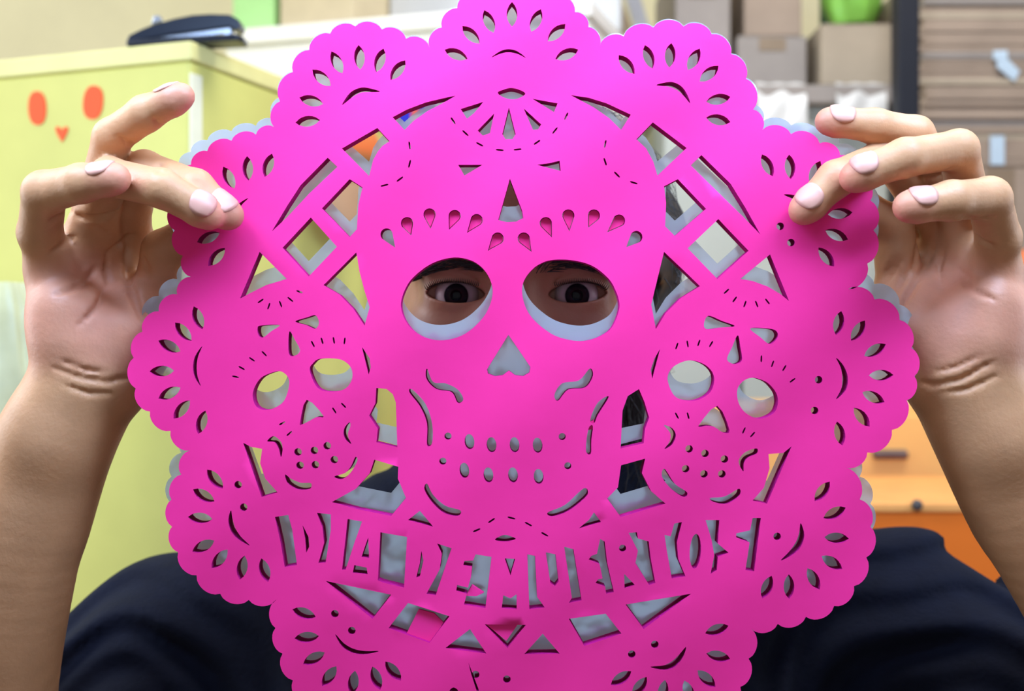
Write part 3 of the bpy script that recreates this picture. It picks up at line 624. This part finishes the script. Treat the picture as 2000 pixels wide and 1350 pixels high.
nail(HA, 'pinky', (-.05, -.55, .85), m=M_nail); nail(HA, 'middle', (.05, -.85, .5), m=M_nail); nail(HA, 'index', (.35, -.75, .55), m=M_nail); nail(HA, 'ring', (-.25, -.10, .95), m=M_nail)
nail(HB, 'pinky', (.05, -.75, .65), m=M_nail); nail(HB, 'middle', (-.15, -.75, .65), m=M_nail); nail(HB, 'index', (-.25, -.85, .45), m=M_nail); nail(HB, 'ring', (0, -.75, .65), m=M_nail)
# hair cap with loose strands
def hairpost(p, d):
    q = p-PX; x, y, z = q.T
    d = d-.0025*np.sin(90*x+40*z)*np.sin(70*y-50*z)
    face = np.maximum(np.maximum(y-.050-.25*np.abs(z-.03)*(z < .03), z-(.075-10*x*x)), -(z+.2))      # keep the face clear
    side = np.maximum(-.035-z, 0)
    d = np.maximum(d, -face)
    return np.maximum(d, np.where(x > .03, -.3-z, -(z+.055)))
v, fc = surface_net(Field([[(Ell(hp_(.004, .085, .036), (.090, .099, .092)), .01), (Cap(hp_(.074, .09, .045), hp_(.072, .10, -.02), .023, .021), .03), (Cap(hp_(.072, .10, -.02), hp_(.064, .125, -.15), .021, .016), .03)]], (), 0, hairpost), PX+np.array((-.11, -.04, -.20)), PX+np.array((.12, .21, .16)), .0035, slack=.05)
hair = link('hair', np_mesh('hair', [(v, fc)]), M_hair, person)
rts = []
for i in range(1500):
    th = random.uniform(-math.pi, math.pi); ph = random.uniform(-.5, 1.35)
    n = np.array((math.cos(ph)*math.sin(th), -math.cos(ph)*math.cos(th), math.sin(ph)))
    if (n[1] < -.35 and n[2] < .55) or n[0] < -.55: continue
    p = hp_(.004, .085, .036)+n*np.array((.0895, .0985, .0915)); dr = np.array((n[0]*.5+random.gauss(0, .2), n[1]*.3+random.gauss(0, .2), -.55+random.gauss(0, .2))); dr -= n*(dr@n)*.8; dr /= np.linalg.norm(dr); L = random.uniform(.018, .040); lift = random.uniform(.0, .006)
    rts.append([p-n*.002, p+dr*L*.35+n*lift, p+dr*L*.7+n*lift*1.2-n*L*.06, p+dr*L+n*(lift*.8-L*.16)])
for i in range(260):
    a = random.uniform(0, 6.283); p = hp_(.068+.018*math.cos(a), .11+.025*math.sin(a), random.uniform(-.09, .0)); L = random.uniform(.04, .09)
    rts.append([p, p+np.array((random.gauss(.004, .005), random.gauss(0, .004), -L*.4)), p+np.array((random.gauss(.002, .007), random.gauss(0, .006), -L*.75)), p+np.array((random.gauss(-.002, .009), random.gauss(0, .008), -L))])
strands('hair_strands', rts, M_hair, person, .00045)['kind'] = 'stuff'
# ------------------------------------------------------------------ the cut paper: outline and cut-outs, drawn in the photograph's pixels, built at 0.60 m
def pts(s): 
    a = [int(v) for v in s.split()]; return list(zip(a[0::2], a[1::2]))
def smooth(p, n=5):
    out = []; N = len(p)
    for i in range(N):
        p0, p1, p2, p3 = (np.array(p[(i+k-1) % N], float) for k in range(4))
        for j in range(n):
            t = j/n
            out.append(tuple(0.5*((2*p1)+(p2-p0)*t+(2*p0-5*p1+4*p2-p3)*t*t+(3*p1-p0-3*p2+p3)*t**3)))
    return out
def bulge(p, f=0.24, n=9):
    out = []; N = len(p)
    for i in range(N):
        a = np.array(p[i], float); b = np.array(p[(i+1) % N], float); d = b-a; nrm = np.array((d[1], -d[0]))
        for j in range(n):
            t = j/n; h = f*(1-(2*t-1)**2)**0.75
            out.append(tuple(a+d*t+nrm*h))
    return out
def lens(x, y, dx, dy, a=24, b=10.5, n=7):
    l = math.hypot(dx, dy); dx /= l; dy /= l; out = []
    for sgn in (1, -1):
        for j in range(n):
            t = j/n*2-1; t *= sgn
            h = b*(1-t*t)**0.85*sgn
            out.append((x+dx*a*t-dy*h, y+dy*a*t+dx*h))
    return out
def slit(x, y, ang, l=15, w_=3.4):
    c, s = math.cos(ang), math.sin(ang)
    return [(x+c*u*l/2-s*v*w_/2, y+s*u*l/2+c*v*w_/2) for u, v in ((-1, -.5), (-.6, -1), (.6, -1), (1, -.5), (1, .5), (.6, 1), (-.6, 1), (-1, .5))]
OUT = bulge(pts('''839 93 863 54 893 16 930 -12 1005 -24 1083 -10 1123 24 1149 53 1171 91 1218 71 1276 54 1335 52 1390 67 1428 106 1457 154
1471 214 1489 254 1545 262 1601 280 1641 303 1680 342 1700 392 1706 450 1694 515 1656 565 1708 585 1757 625 1780 680 1786 735 1771 782 1742 840
1694 884 1650 913 1679 976 1700 1029 1692 1089 1668 1145 1629 1184 1574 1205 1519 1219 1468 1229 1462 1287 1446 1342 1405 1395 1340 1428
1270 1440 1190 1430 1120 1470 1040 1495 960 1495 880 1470 810 1430 730 1440 660 1420 605 1380 572 1329 552 1277 538 1227 540 1171 486 1172
430 1160 384 1124 348 1079 336 1029 335 976 354 927 371 880 333 842 293 804 265 759 261 699 278 648 310 608 346 575 373 541 357 500 341 450
336 400 350 352 373 322 405 295 452 275 500 263 535 248 547 198 572 141 604 98 645 66 694 52 746 58 793 76'''))
HOLES = []
for c, s in (((1000, 150), '891 106 920 68 955 42 1000 28 1047 40 1087 64 1107 106'),
             ((710, 225), '601 237 608 197 628 152 658 122 702 112 742 118 777 137'),
             ((1300, 215), '1224 126 1267 111 1309 108 1355 116 1385 144 1403 194 1403 234'),
             ((490, 430), '423 502 407 464 447 347 484 329 524 323'),
             ((1550, 425), '1499 323 1543 326 1592 336 1641 417 1634 459 1614 502'),
             ((425, 722), '387 621 358 648 331 676 316 725 331 768 355 800 394 825'),
             ((1615, 735), '1638 631 1676 646 1709 684 1721 733 1706 776 1683 815 1640 847'),
             ((490, 1020), '420 936 398 968 391 1012 397 1067 429 1092 473 1109 517 1114'),
             ((1540, 1045), '1606 960 1630 1002 1634 1051 1625 1099 1589 1131 1541 1146 1498 1147'),
             ((705, 1235), '594 1198 599 1245 613 1286 643 1321 690 1334 735 1325 768 1311'),
             ((1310, 1260), '1400 1230 1403 1282 1380 1326 1213 1325 1249 1342 1295 1352 1345 1352')):
    for x, y in pts(s): HOLES.append(lens(x, y, x-c[0], y-c[1]))
for s in ('''960 112 977 100 993 96 1010 100 1027 113 1010 105 993 102 977 105|668 205 684 181 706 171 728 174 742 179 724 180 705 181 688 190
1282 166 1310 160 1330 168 1342 184 1348 202 1336 188 1322 176 1304 169|395 676 381 696 377 718 381 738 392 754 386 736 384 716 387 696
1633 699 1648 715 1656 738 1652 762 1633 780 1643 760 1645 738 1642 718|451 997 446 1015 450 1035 463 1052 488 1066 470 1048 459 1030 454 1013
1564 1022 1571 1045 1564 1068 1548 1084 1525 1095 1542 1077 1555 1058 1561 1040|655 1239 668 1263 690 1276 716 1278 740 1272 715 1272 692 1268 672 1257
1340 1264 1334 1284 1318 1303 1297 1309 1270 1303 1296 1300 1315 1290 1328 1277|459 406 470 395 485 387 474 398 466 408|1531 380 1550 381 1570 392 1560 397 1546 388
972 181 984 175 998 172 1013 175 1026 183 1013 192 998 194 983 190|878 1350 886 1343 895 1350''').replace('\n', '|').split('|'):
    HOLES.append(smooth(pts(s), 4))
# lattice, fan, forehead, nose, banner lettering (straight cuts)
for s in ('''767 229 795 214 832 200 870 191 890 187 862 203 835 217 808 236 790 254|668 290 737 250 761 276 747 285 738 296 729 312 721 344
640 308 659 326 604 378 561 424 531 452 561 402 587 362|683 350 708 366 700 400 697 448 683 463 629 407|607 425 658 482 603 540 552 484
507 492 560 545 520 557 490 572 469 583|696 493 702 530 711 565 722 600 712 636 690 603 664 576 632 557
1115 186 1150 191 1185 202 1232 224 1213 254 1190 231 1160 210|1275 239 1341 289 1284 343 1276 316 1262 290 1243 272
1370 303 1427 359 1456 406 1485 458 1452 424 1349 323|1324 350 1379 408 1318 461 1299 442 1301 396 1297 364|1403 428 1462 490 1401 545 1343 485
1504 497 1541 588 1525 575 1500 560 1470 549 1446 545|1297 492 1335 528 1367 559 1330 582 1300 612 1281 643 1272 595 1284 545
900 213 944 199 926 221 912 232|965 222 957 260 943 265 933 255|994 210 1007 262 1001 272 987 272 981 262|1023 212 1057 243 1051 253 1041 254|1040 193 1089 202 1082 219
895 322 942 322 907 343|1049 322 1072 319 1093 314 1095 334|996 349 1020 412 1022 426 1008 433 990 434 973 430
735 758 755 760 767 770 773 786 776 874 735 864 738 838 721 812 733 788|1248 760 1259 786 1268 816 1260 837 1257 866 1212 876 1216 802 1226 774
731 898 778 912 777 935 793 973 764 1008 700 995 648 981 695 955 722 925|1260 896 1254 925 1272 960 1300 984 1212 1010 1186 974 1207 952 1213 909
707 678 722 700 724 718 720 732|1289 682 1278 701 1271 722 1274 740|797 1016 820 998 832 1012 846 1029|1131 1032 1150 1016 1160 1001 1174 1020
537 1010 563 1006 571 1036 580 1104 556 1108 548 1059|591 1026 603 1050 604 1068 598 1080 596 1052|619 1002 646 1005 646 1036 636 1099 622 1100 633 1061 630 1031
679 1014 707 1019 692 1061 675 1113 668 1113|719 1050 721 1090 706 1088|692 1104 716 1109 718 1122 689 1119|743 1040 795 1049 789 1148 748 1138 738 1134
823 1076 827 1095 820 1126 813 1128 820 1100|854 1062 882 1071 872 1100 851 1163 833 1160 859 1112 863 1082
929 1083 960 1088 955 1130 948 1188 906 1181 912 1160 891 1154 893 1143 914 1148 920 1127 922 1107 905 1104 907 1096 924 1095
986 1091 1006 1092 997 1124|983 1163 997 1169 1009 1161 1009 1190 980 1188|1030 1083 1045 1086 1049 1166 1064 1187 1034 1190|1066 1079 1085 1083 1091 1136 1084 1145 1075 1139
1102 1068 1120 1073 1136 1173 1111 1178 1117 1168|1172 1053 1181 1058 1186 1100 1199 1157 1184 1160 1182 1146 1163 1139 1168 1132 1177 1130 1171 1102 1150 1093 1155 1086 1166 1082
1219 1121 1240 1143 1220 1149|1228 1041 1244 1040 1246 1052 1267 1058 1271 1091 1280 1139 1268 1143 1241 1100 1246 1076
1298 1045 1310 1048 1317 1023 1332 1020 1322 1060 1325 1093 1339 1126 1312 1130 1302 1073
1378 1016 1405 1016 1402 1062 1423 1080 1402 1088 1400 1114 1388 1121 1395 1085 1390 1055|1470 1012 1486 1012 1480 1060 1473 1116 1456 1114 1464 1060 1438 1050 1438 1042 1465 1036
636 1135 764 1162 728 1209|797 1178 878 1204 839 1256 759 1227|918 1229 950 1277 870 1266|947 1220 1027 1221 991 1266|1060 1238 1093 1277 1024 1278|1111 1209 1183 1199 1214 1238 1141 1262|1222 1181 1350 1160 1257 1229
475 865 490 873 512 877 508 905 518 935 542 962 511 971|1546 872 1498 984 1470 978 1492 953 1503 915 1501 887 1530 885
915 1295 924 1318 936 1350 931 1350 921 1320''').replace('\n', '|').split('|'):
    HOLES.append([(float(x), float(y)) for x, y in pts(s)])
# curved cuts: eyes, nose, cheeks, chin, the two little skulls
for s in ('''783 598 790 568 808 541 845 514 888 503 925 511 950 533 962 565 956 598 937 628 903 655 860 665 820 655 794 630
1021 555 1039 527 1065 511 1095 507 1127 510 1156 519 1180 536 1198 558 1210 597 1196 638 1172 657 1140 666 1107 663 1075 651 1040 622 1023 590
834 720 846 746 870 749 894 761 905 780 894 787 882 766 852 760 833 740|1152 720 1158 734 1143 757 1110 761 1090 783 1083 771 1098 749 1131 743
805 761 831 789 844 828 844 865 834 869 834 828 821 795 800 767|834 945 846 967 870 988 899 997 894 1008 867 1002 843 980 829 956|1140 954 1148 965 1131 983 1107 1000 1078 1009 1070 1001 1104 986
1189 775 1168 810 1161 826 1153 823 1158 804 1170 784|1158 833 1155 860 1154 886 1145 883 1146 855 1151 834|967 1055 976 1048 987 1045 998 1048 1007 1053 988 1058
503 641 510 636 546 635 530 647 514 659 505 655|577 628 600 620 616 616 623 630 616 642 598 635|565 648 576 664 586 685 575 695 564 690
494 767 507 741 528 729 550 726 565 744 557 779 540 795 517 801 499 792|605 724 612 709 625 701 658 701 676 708 687 722 687 742 673 760 645 765 620 757
683 825 674 834 671 847 676 860 686 867 681 856 680 845 684 834|522 862 534 852 548 862 552 876 549 893 544 876 536 864|557 927 568 935 587 943 607 944 605 955 582 956 562 944
694 893 698 900 685 923 668 936 653 931 674 924 686 910|1375 632 1384 617 1410 627 1435 637 1405 640 1380 643|1465 642 1490 641 1514 645 1519 658 1504 672 1484 658
1441 655 1446 678 1449 704 1434 711 1420 702 1430 678|1440 762 1451 745 1469 738 1490 743 1504 752 1517 770 1519 790 1510 808 1484 818 1458 808 1443 788
1304 743 1310 722 1328 709 1350 704 1374 711 1390 725 1395 743 1388 765 1369 779 1345 783 1318 774
1297 831 1312 836 1320 850 1313 868 1298 877 1308 862 1309 846|1478 876 1458 882 1446 893 1443 905 1452 921 1453 905 1461 894 1478 886
1298 916 1318 945 1342 962 1335 971 1310 954 1293 931|1387 973 1415 970 1443 955 1444 968 1420 984 1395 981''').replace('\n', '|').split('|'):
    HOLES.append(smooth(pts(s), 5))
HOLES.append([(993, 654), (1036, 717), (1034, 728), (1022, 735), (1006, 733), (994, 724), (982, 733), (967, 735), (953, 730), (951, 722)])
HOLES.append(smooth(pts('599 781 632 813 618 815 603 823 590 829 586 826'), 3)); HOLES.append(smooth(pts('1401 793 1425 841 1412 845 1395 834 1379 832 1368 834 1366 829'), 3))
HOLES.append(ell(1358, 1077, 11, 34, 20, tilt=0.06))
for x, y in pts('917 863 960 869 1005 869 1050 870 907 919 954 928 1002 928 1052 931'): HOLES.append(ell(x, y, 9.5, 15, 16, tilt=-0.1))
for s, r in (('875 852 1098 853 865 901 1109 910 1216 1071', 7), ('582 883 614 880 639 871 653 898 616 908 586 909 1346 877 1377 886 1415 897 1339 916 1375 926 1410 926', 7.5),
             ('465 947 476 991 1518 1048 654 1199 687 1232 1279 1259 1234 1278 929 1318 990 1327 1599 742 1591 802 1524 442 1545 474', 7.5)):
    for x, y in pts(s): HOLES.append(ell(x, y, r, r, 12))
for x, y, a in ((885, 236, 1.0), (909, 260, .75), (937, 282, .5), (976, 293, .1), (1011, 292, -.1), (1049, 278, -.6), (1084, 255, -.9), (1106, 227, -1.15),
                (800, 284, 1.4), (800, 320, 1.8), (781, 350, 2.5), (751, 362, 2.9), (1182, 281, 1.8), (1182, 316, 1.25), (1205, 341, .8), (1238, 357, .3),
                (960, 1017, -.6), (999, 1012, .25), (1032, 1024, .5), (931, 1036, -.4), (1064, 1044, .5)):
    HOLES.append(slit(x, y, a))
for s, a in (('585 570', .35), ('567 585', .7), ('548 594', 1.2), ('525 598', 1.9), ('509 588', -.6), ('611 672', 1.1), ('629 666', 1.3), ('652 665', 1.4), ('673 666', 1.7), ('516 691', .8), ('492 702', .6), ('472 719', .5), ('460 736', .2),
             ('653 802', 1.0), ('671 792', .8), ('551 827', -.5), ('565 847', -.7), ('1419 569', 2.4), ('1435 585', 2.2), ('1455 594', 1.9), ('1478 594', 1.2), ('1499 589', .9),
             ('1322 676', 1.9), ('1343 672', 1.4), ('1365 670', 1.9), ('1389 672', 2.1), ('1487 701', 1.6), ('1509 711', 1.9), ('1532 719', 2.1), ('1548 743', 2.5), ('1322 812', 1.1), ('1344 812', 1.3), ('1453 841', 2.0), ('1470 849', 2.3)):
    for x, y in pts(s): HOLES.append(slit(x, y, a, 13, 3.2))
TEAR = [(755, 458, 772, 484), (795, 436, 803, 460), (839, 419, 841, 447), (888, 422, 877, 449), (931, 430, 912, 455), (972, 466, 953, 490),
        (1023, 466, 1038, 492), (1066, 436, 1078, 464), (1110, 421, 1112, 452), (1160, 421, 1149, 445), (1209, 431, 1186, 454), (1243, 463, 1223, 483)]
def tear(hx, hy, tx, ty, r):
    a = math.atan2(ty-hy, tx-hx); out = [(tx, ty)]
    for j in range(11):
        t = a+1.0+(2*math.pi-2.0)*j/10; out.append((hx+r*math.cos(t), hy+r*math.sin(t)))
    return out
for t in TEAR: HOLES.append(tear(*t, 12))
def warp(x, y):                      # gentle waves of the hand-held stack (metres, + is away from the camera)
    b = 0.0011*math.sin(x/118+0.6)*math.cos(y/150+0.3)+0.0007*math.sin((x+y)/61)
    return b
def cut_sheet(name, out, holes, dep, thick, step, m, warpfn, tx=lambda p: p):
    V = []; E = []; Fs = []
    def loop(p):
        if sum(a[0]*b[1]-b[0]*a[1] for a, b in zip(p, list(p[1:])+[p[0]])) < 0: p = p[::-1]
        i0 = len(V); n = len(p); V.extend(Vector(tx(q)) for q in p); E.extend((i0+i, i0+(i+1) % n) for i in range(n)); Fs.append(list(range(i0, i0+n)))
    loop(out)
    for h in holes: loop(h)
    xs = [p[0] for p in out]; ys = [p[1] for p in out]
    y = min(ys)+step/2; r = 0
    while y < max(ys):
        x = min(xs)+(step/2 if r % 2 else 0)
        while x < max(xs): V.append(Vector(tx((x+0.37, y+0.21)))); x += step
        y += step*0.866; r += 1
    vs, es, fs, ov, oe, of = delaunay_2d_cdt(V, E, Fs, 0, 1e-4)
    keep = [f for f, o in zip(fs, of) if o and 0 in o and len(o) == 1]
    used = sorted({i for f in keep for i in f}); ix = {v: i for i, v in enumerate(used)}; n = len(used)
    W = []
    for t in (0, thick):
        for v in used:
            q = vs[v]; d = dep+warpfn(q.x, q.y)
            p = P(q.x, q.y, d); W.append((p.x, p.y+t, p.z))
    T = []; edge = {}
    for f in keep:
        a = [ix[i] for i in f]
        ar = (vs[f[1]]-vs[f[0]]).cross(vs[f[2]]-vs[f[0]])
        if ar > 0: a = a[::-1]
        for i in range(3):
            k = (a[i], a[(i+1) % 3]); edge[k] = edge.get(k, 0)+1
        T.append(a)
    Fc = [tuple(a[::-1]) for a in T]+[tuple(i+n for i in a) for a in T]; ns = len(Fc)
    side = {}
    def sv(i):                       # the cut walls get their own vertices, so the faces stay crisp
        if i not in side: side[i] = len(W); W.append(W[i])
        return side[i]
    for (a, b) in edge:
        if (b, a) not in edge: Fc.append((sv(b), sv(a), sv(a+n), sv(b+n)))
    me = mesh(name, W, Fc)
    me.polygons.foreach_set('use_smooth', [i < ns for i in range(len(me.polygons))])
    o = link(name, me, m)
    if isinstance(m, (list, tuple)): me.polygons.foreach_set('material_index', [0 if i < ns else 1 for i in range(len(me.polygons))])
    return o
M_edge = mat('shaded_paper_edges', (176, 14, 112), 0.85, 0.15, 260, 0.5, 500, spec=0.1)  # deeper stack-edge tone, with the shade inside the cuts painted in
M_pink = mat('magenta_tissue_paper', (244, 45, 138), 0.7, 0.04, 18, 0.25, 35, spec=0.25)
paper = cut_sheet('papel_picado', OUT, HOLES, 0.600, 0.009, 20, [M_pink, M_edge], warp)
tag(paper, 'bright magenta cut paper stack with a skull and scalloped flowers held up before the face', 'paper decoration')
# punched-out bits still sitting in their holes
for t in TEAR[1:11]:
    c = tear(*t, 10.4); c[0] = (t[2]-(t[2]-t[0])*0.12, t[3]-(t[3]-t[1])*0.12)
    prism('paper_chad', [P(x, y, 0.6022+warp(x, y)) for x, y in c], (0, 0.003, 0), M_pink, paper)
for s in ('912 1160 922 1143 945 1158 930 1165 910 1164', '947 1218 1012 1219 989 1252', '1150 826 1160 820 1160 838 1149 840'):
    prism('paper_chad', [P(x, y, 0.6015+warp(x, y)) for x, y in pts(s)], (0, 0.003, 0), M_pink, paper)
prism('paper_chad', [P(x, y, 0.6025) for x, y in pts('818 1190 848 1198 866 1216 838 1264 790 1246')], (0, 0.0015, 0), M_pink, paper)
# clear plastic sheet behind the stack, cut alike and slipped upwards
M_clear = bpy.data.materials.new('clear_plastic_film'); M_clear.use_nodes = True
nt = M_clear.node_tree; N_ = nt.nodes; Lk = nt.links; b_ = N_['Principled BSDF']
b_.inputs['Base Color'].default_value = (0.80, 0.88, 1.0, 1); b_.inputs['Roughness'].default_value = 0.22; b_.inputs['Specular IOR Level'].default_value = 0.9
tr = N_.new('ShaderNodeBsdfTransparent'); mx = N_.new('ShaderNodeMixShader'); mx.inputs[0].default_value = 0.56
tl = N_.new('ShaderNodeBsdfTranslucent'); tl.inputs[0].default_value = (0.85, 0.93, 1.0, 1); m2 = N_.new('ShaderNodeMixShader'); m2.inputs[0].default_value = 0.4
tcn = N_.new('ShaderNodeTexCoord'); nz = N_.new('ShaderNodeTexNoise'); nz.inputs['Scale'].default_value = 22; nz.inputs['Detail'].default_value = 3; bp = N_.new('ShaderNodeBump'); bp.inputs['Strength'].default_value = 0.6; bp.inputs['Distance'].default_value = 0.01
Lk.new(tcn.outputs['Object'], nz.inputs['Vector']); Lk.new(nz.outputs[0], bp.inputs['Height']); Lk.new(bp.outputs[0], b_.inputs['Normal'])
gl = N_.new('ShaderNodeBsdfGlossy'); gl.inputs[0].default_value = (0.56, 0.76, 1.0, 1); gl.inputs['Roughness'].default_value = 0.25; Lk.new(bp.outputs[0], gl.inputs['Normal'])
m3 = N_.new('ShaderNodeMixShader'); m3.inputs[0].default_value = 0.85; Lk.new(b_.outputs[0], m3.inputs[1]); Lk.new(gl.outputs[0], m3.inputs[2])
Lk.new(m3.outputs[0], m2.inputs[1]); Lk.new(tl.outputs[0], m2.inputs[2]); Lk.new(tr.outputs[0], mx.inputs[1]); Lk.new(m2.outputs[0], mx.inputs[2])
Lk.new(mx.outputs[0], N_['Material Output'].inputs[0])
def slip(p): return (p[0], p[1]-2-28*min(1, max(0, (p[1]-150)/210))-15*min(1, max(0, (p[1]-720)/250)))
def area_of(p): return abs(sum(a[0]*b[1]-b[0]*a[1] for a, b in zip(p, list(p[1:])+[p[0]])))/2
FH = [h for h in HOLES if area_of(h) > 1500 and not (h[0][1] > 1000 and max(q[1] for q in h) > 1030) and not 650 < h[0][1] < 656]
film_ = cut_sheet('plastic_film', OUT, FH, 0.6125, 0.0003, 26, M_clear, lambda x, y: 0.8*warp(x, y+30), slip)
tag(film_, 'clear plastic film cut like the pink paper, slipped upwards behind it', 'plastic film')
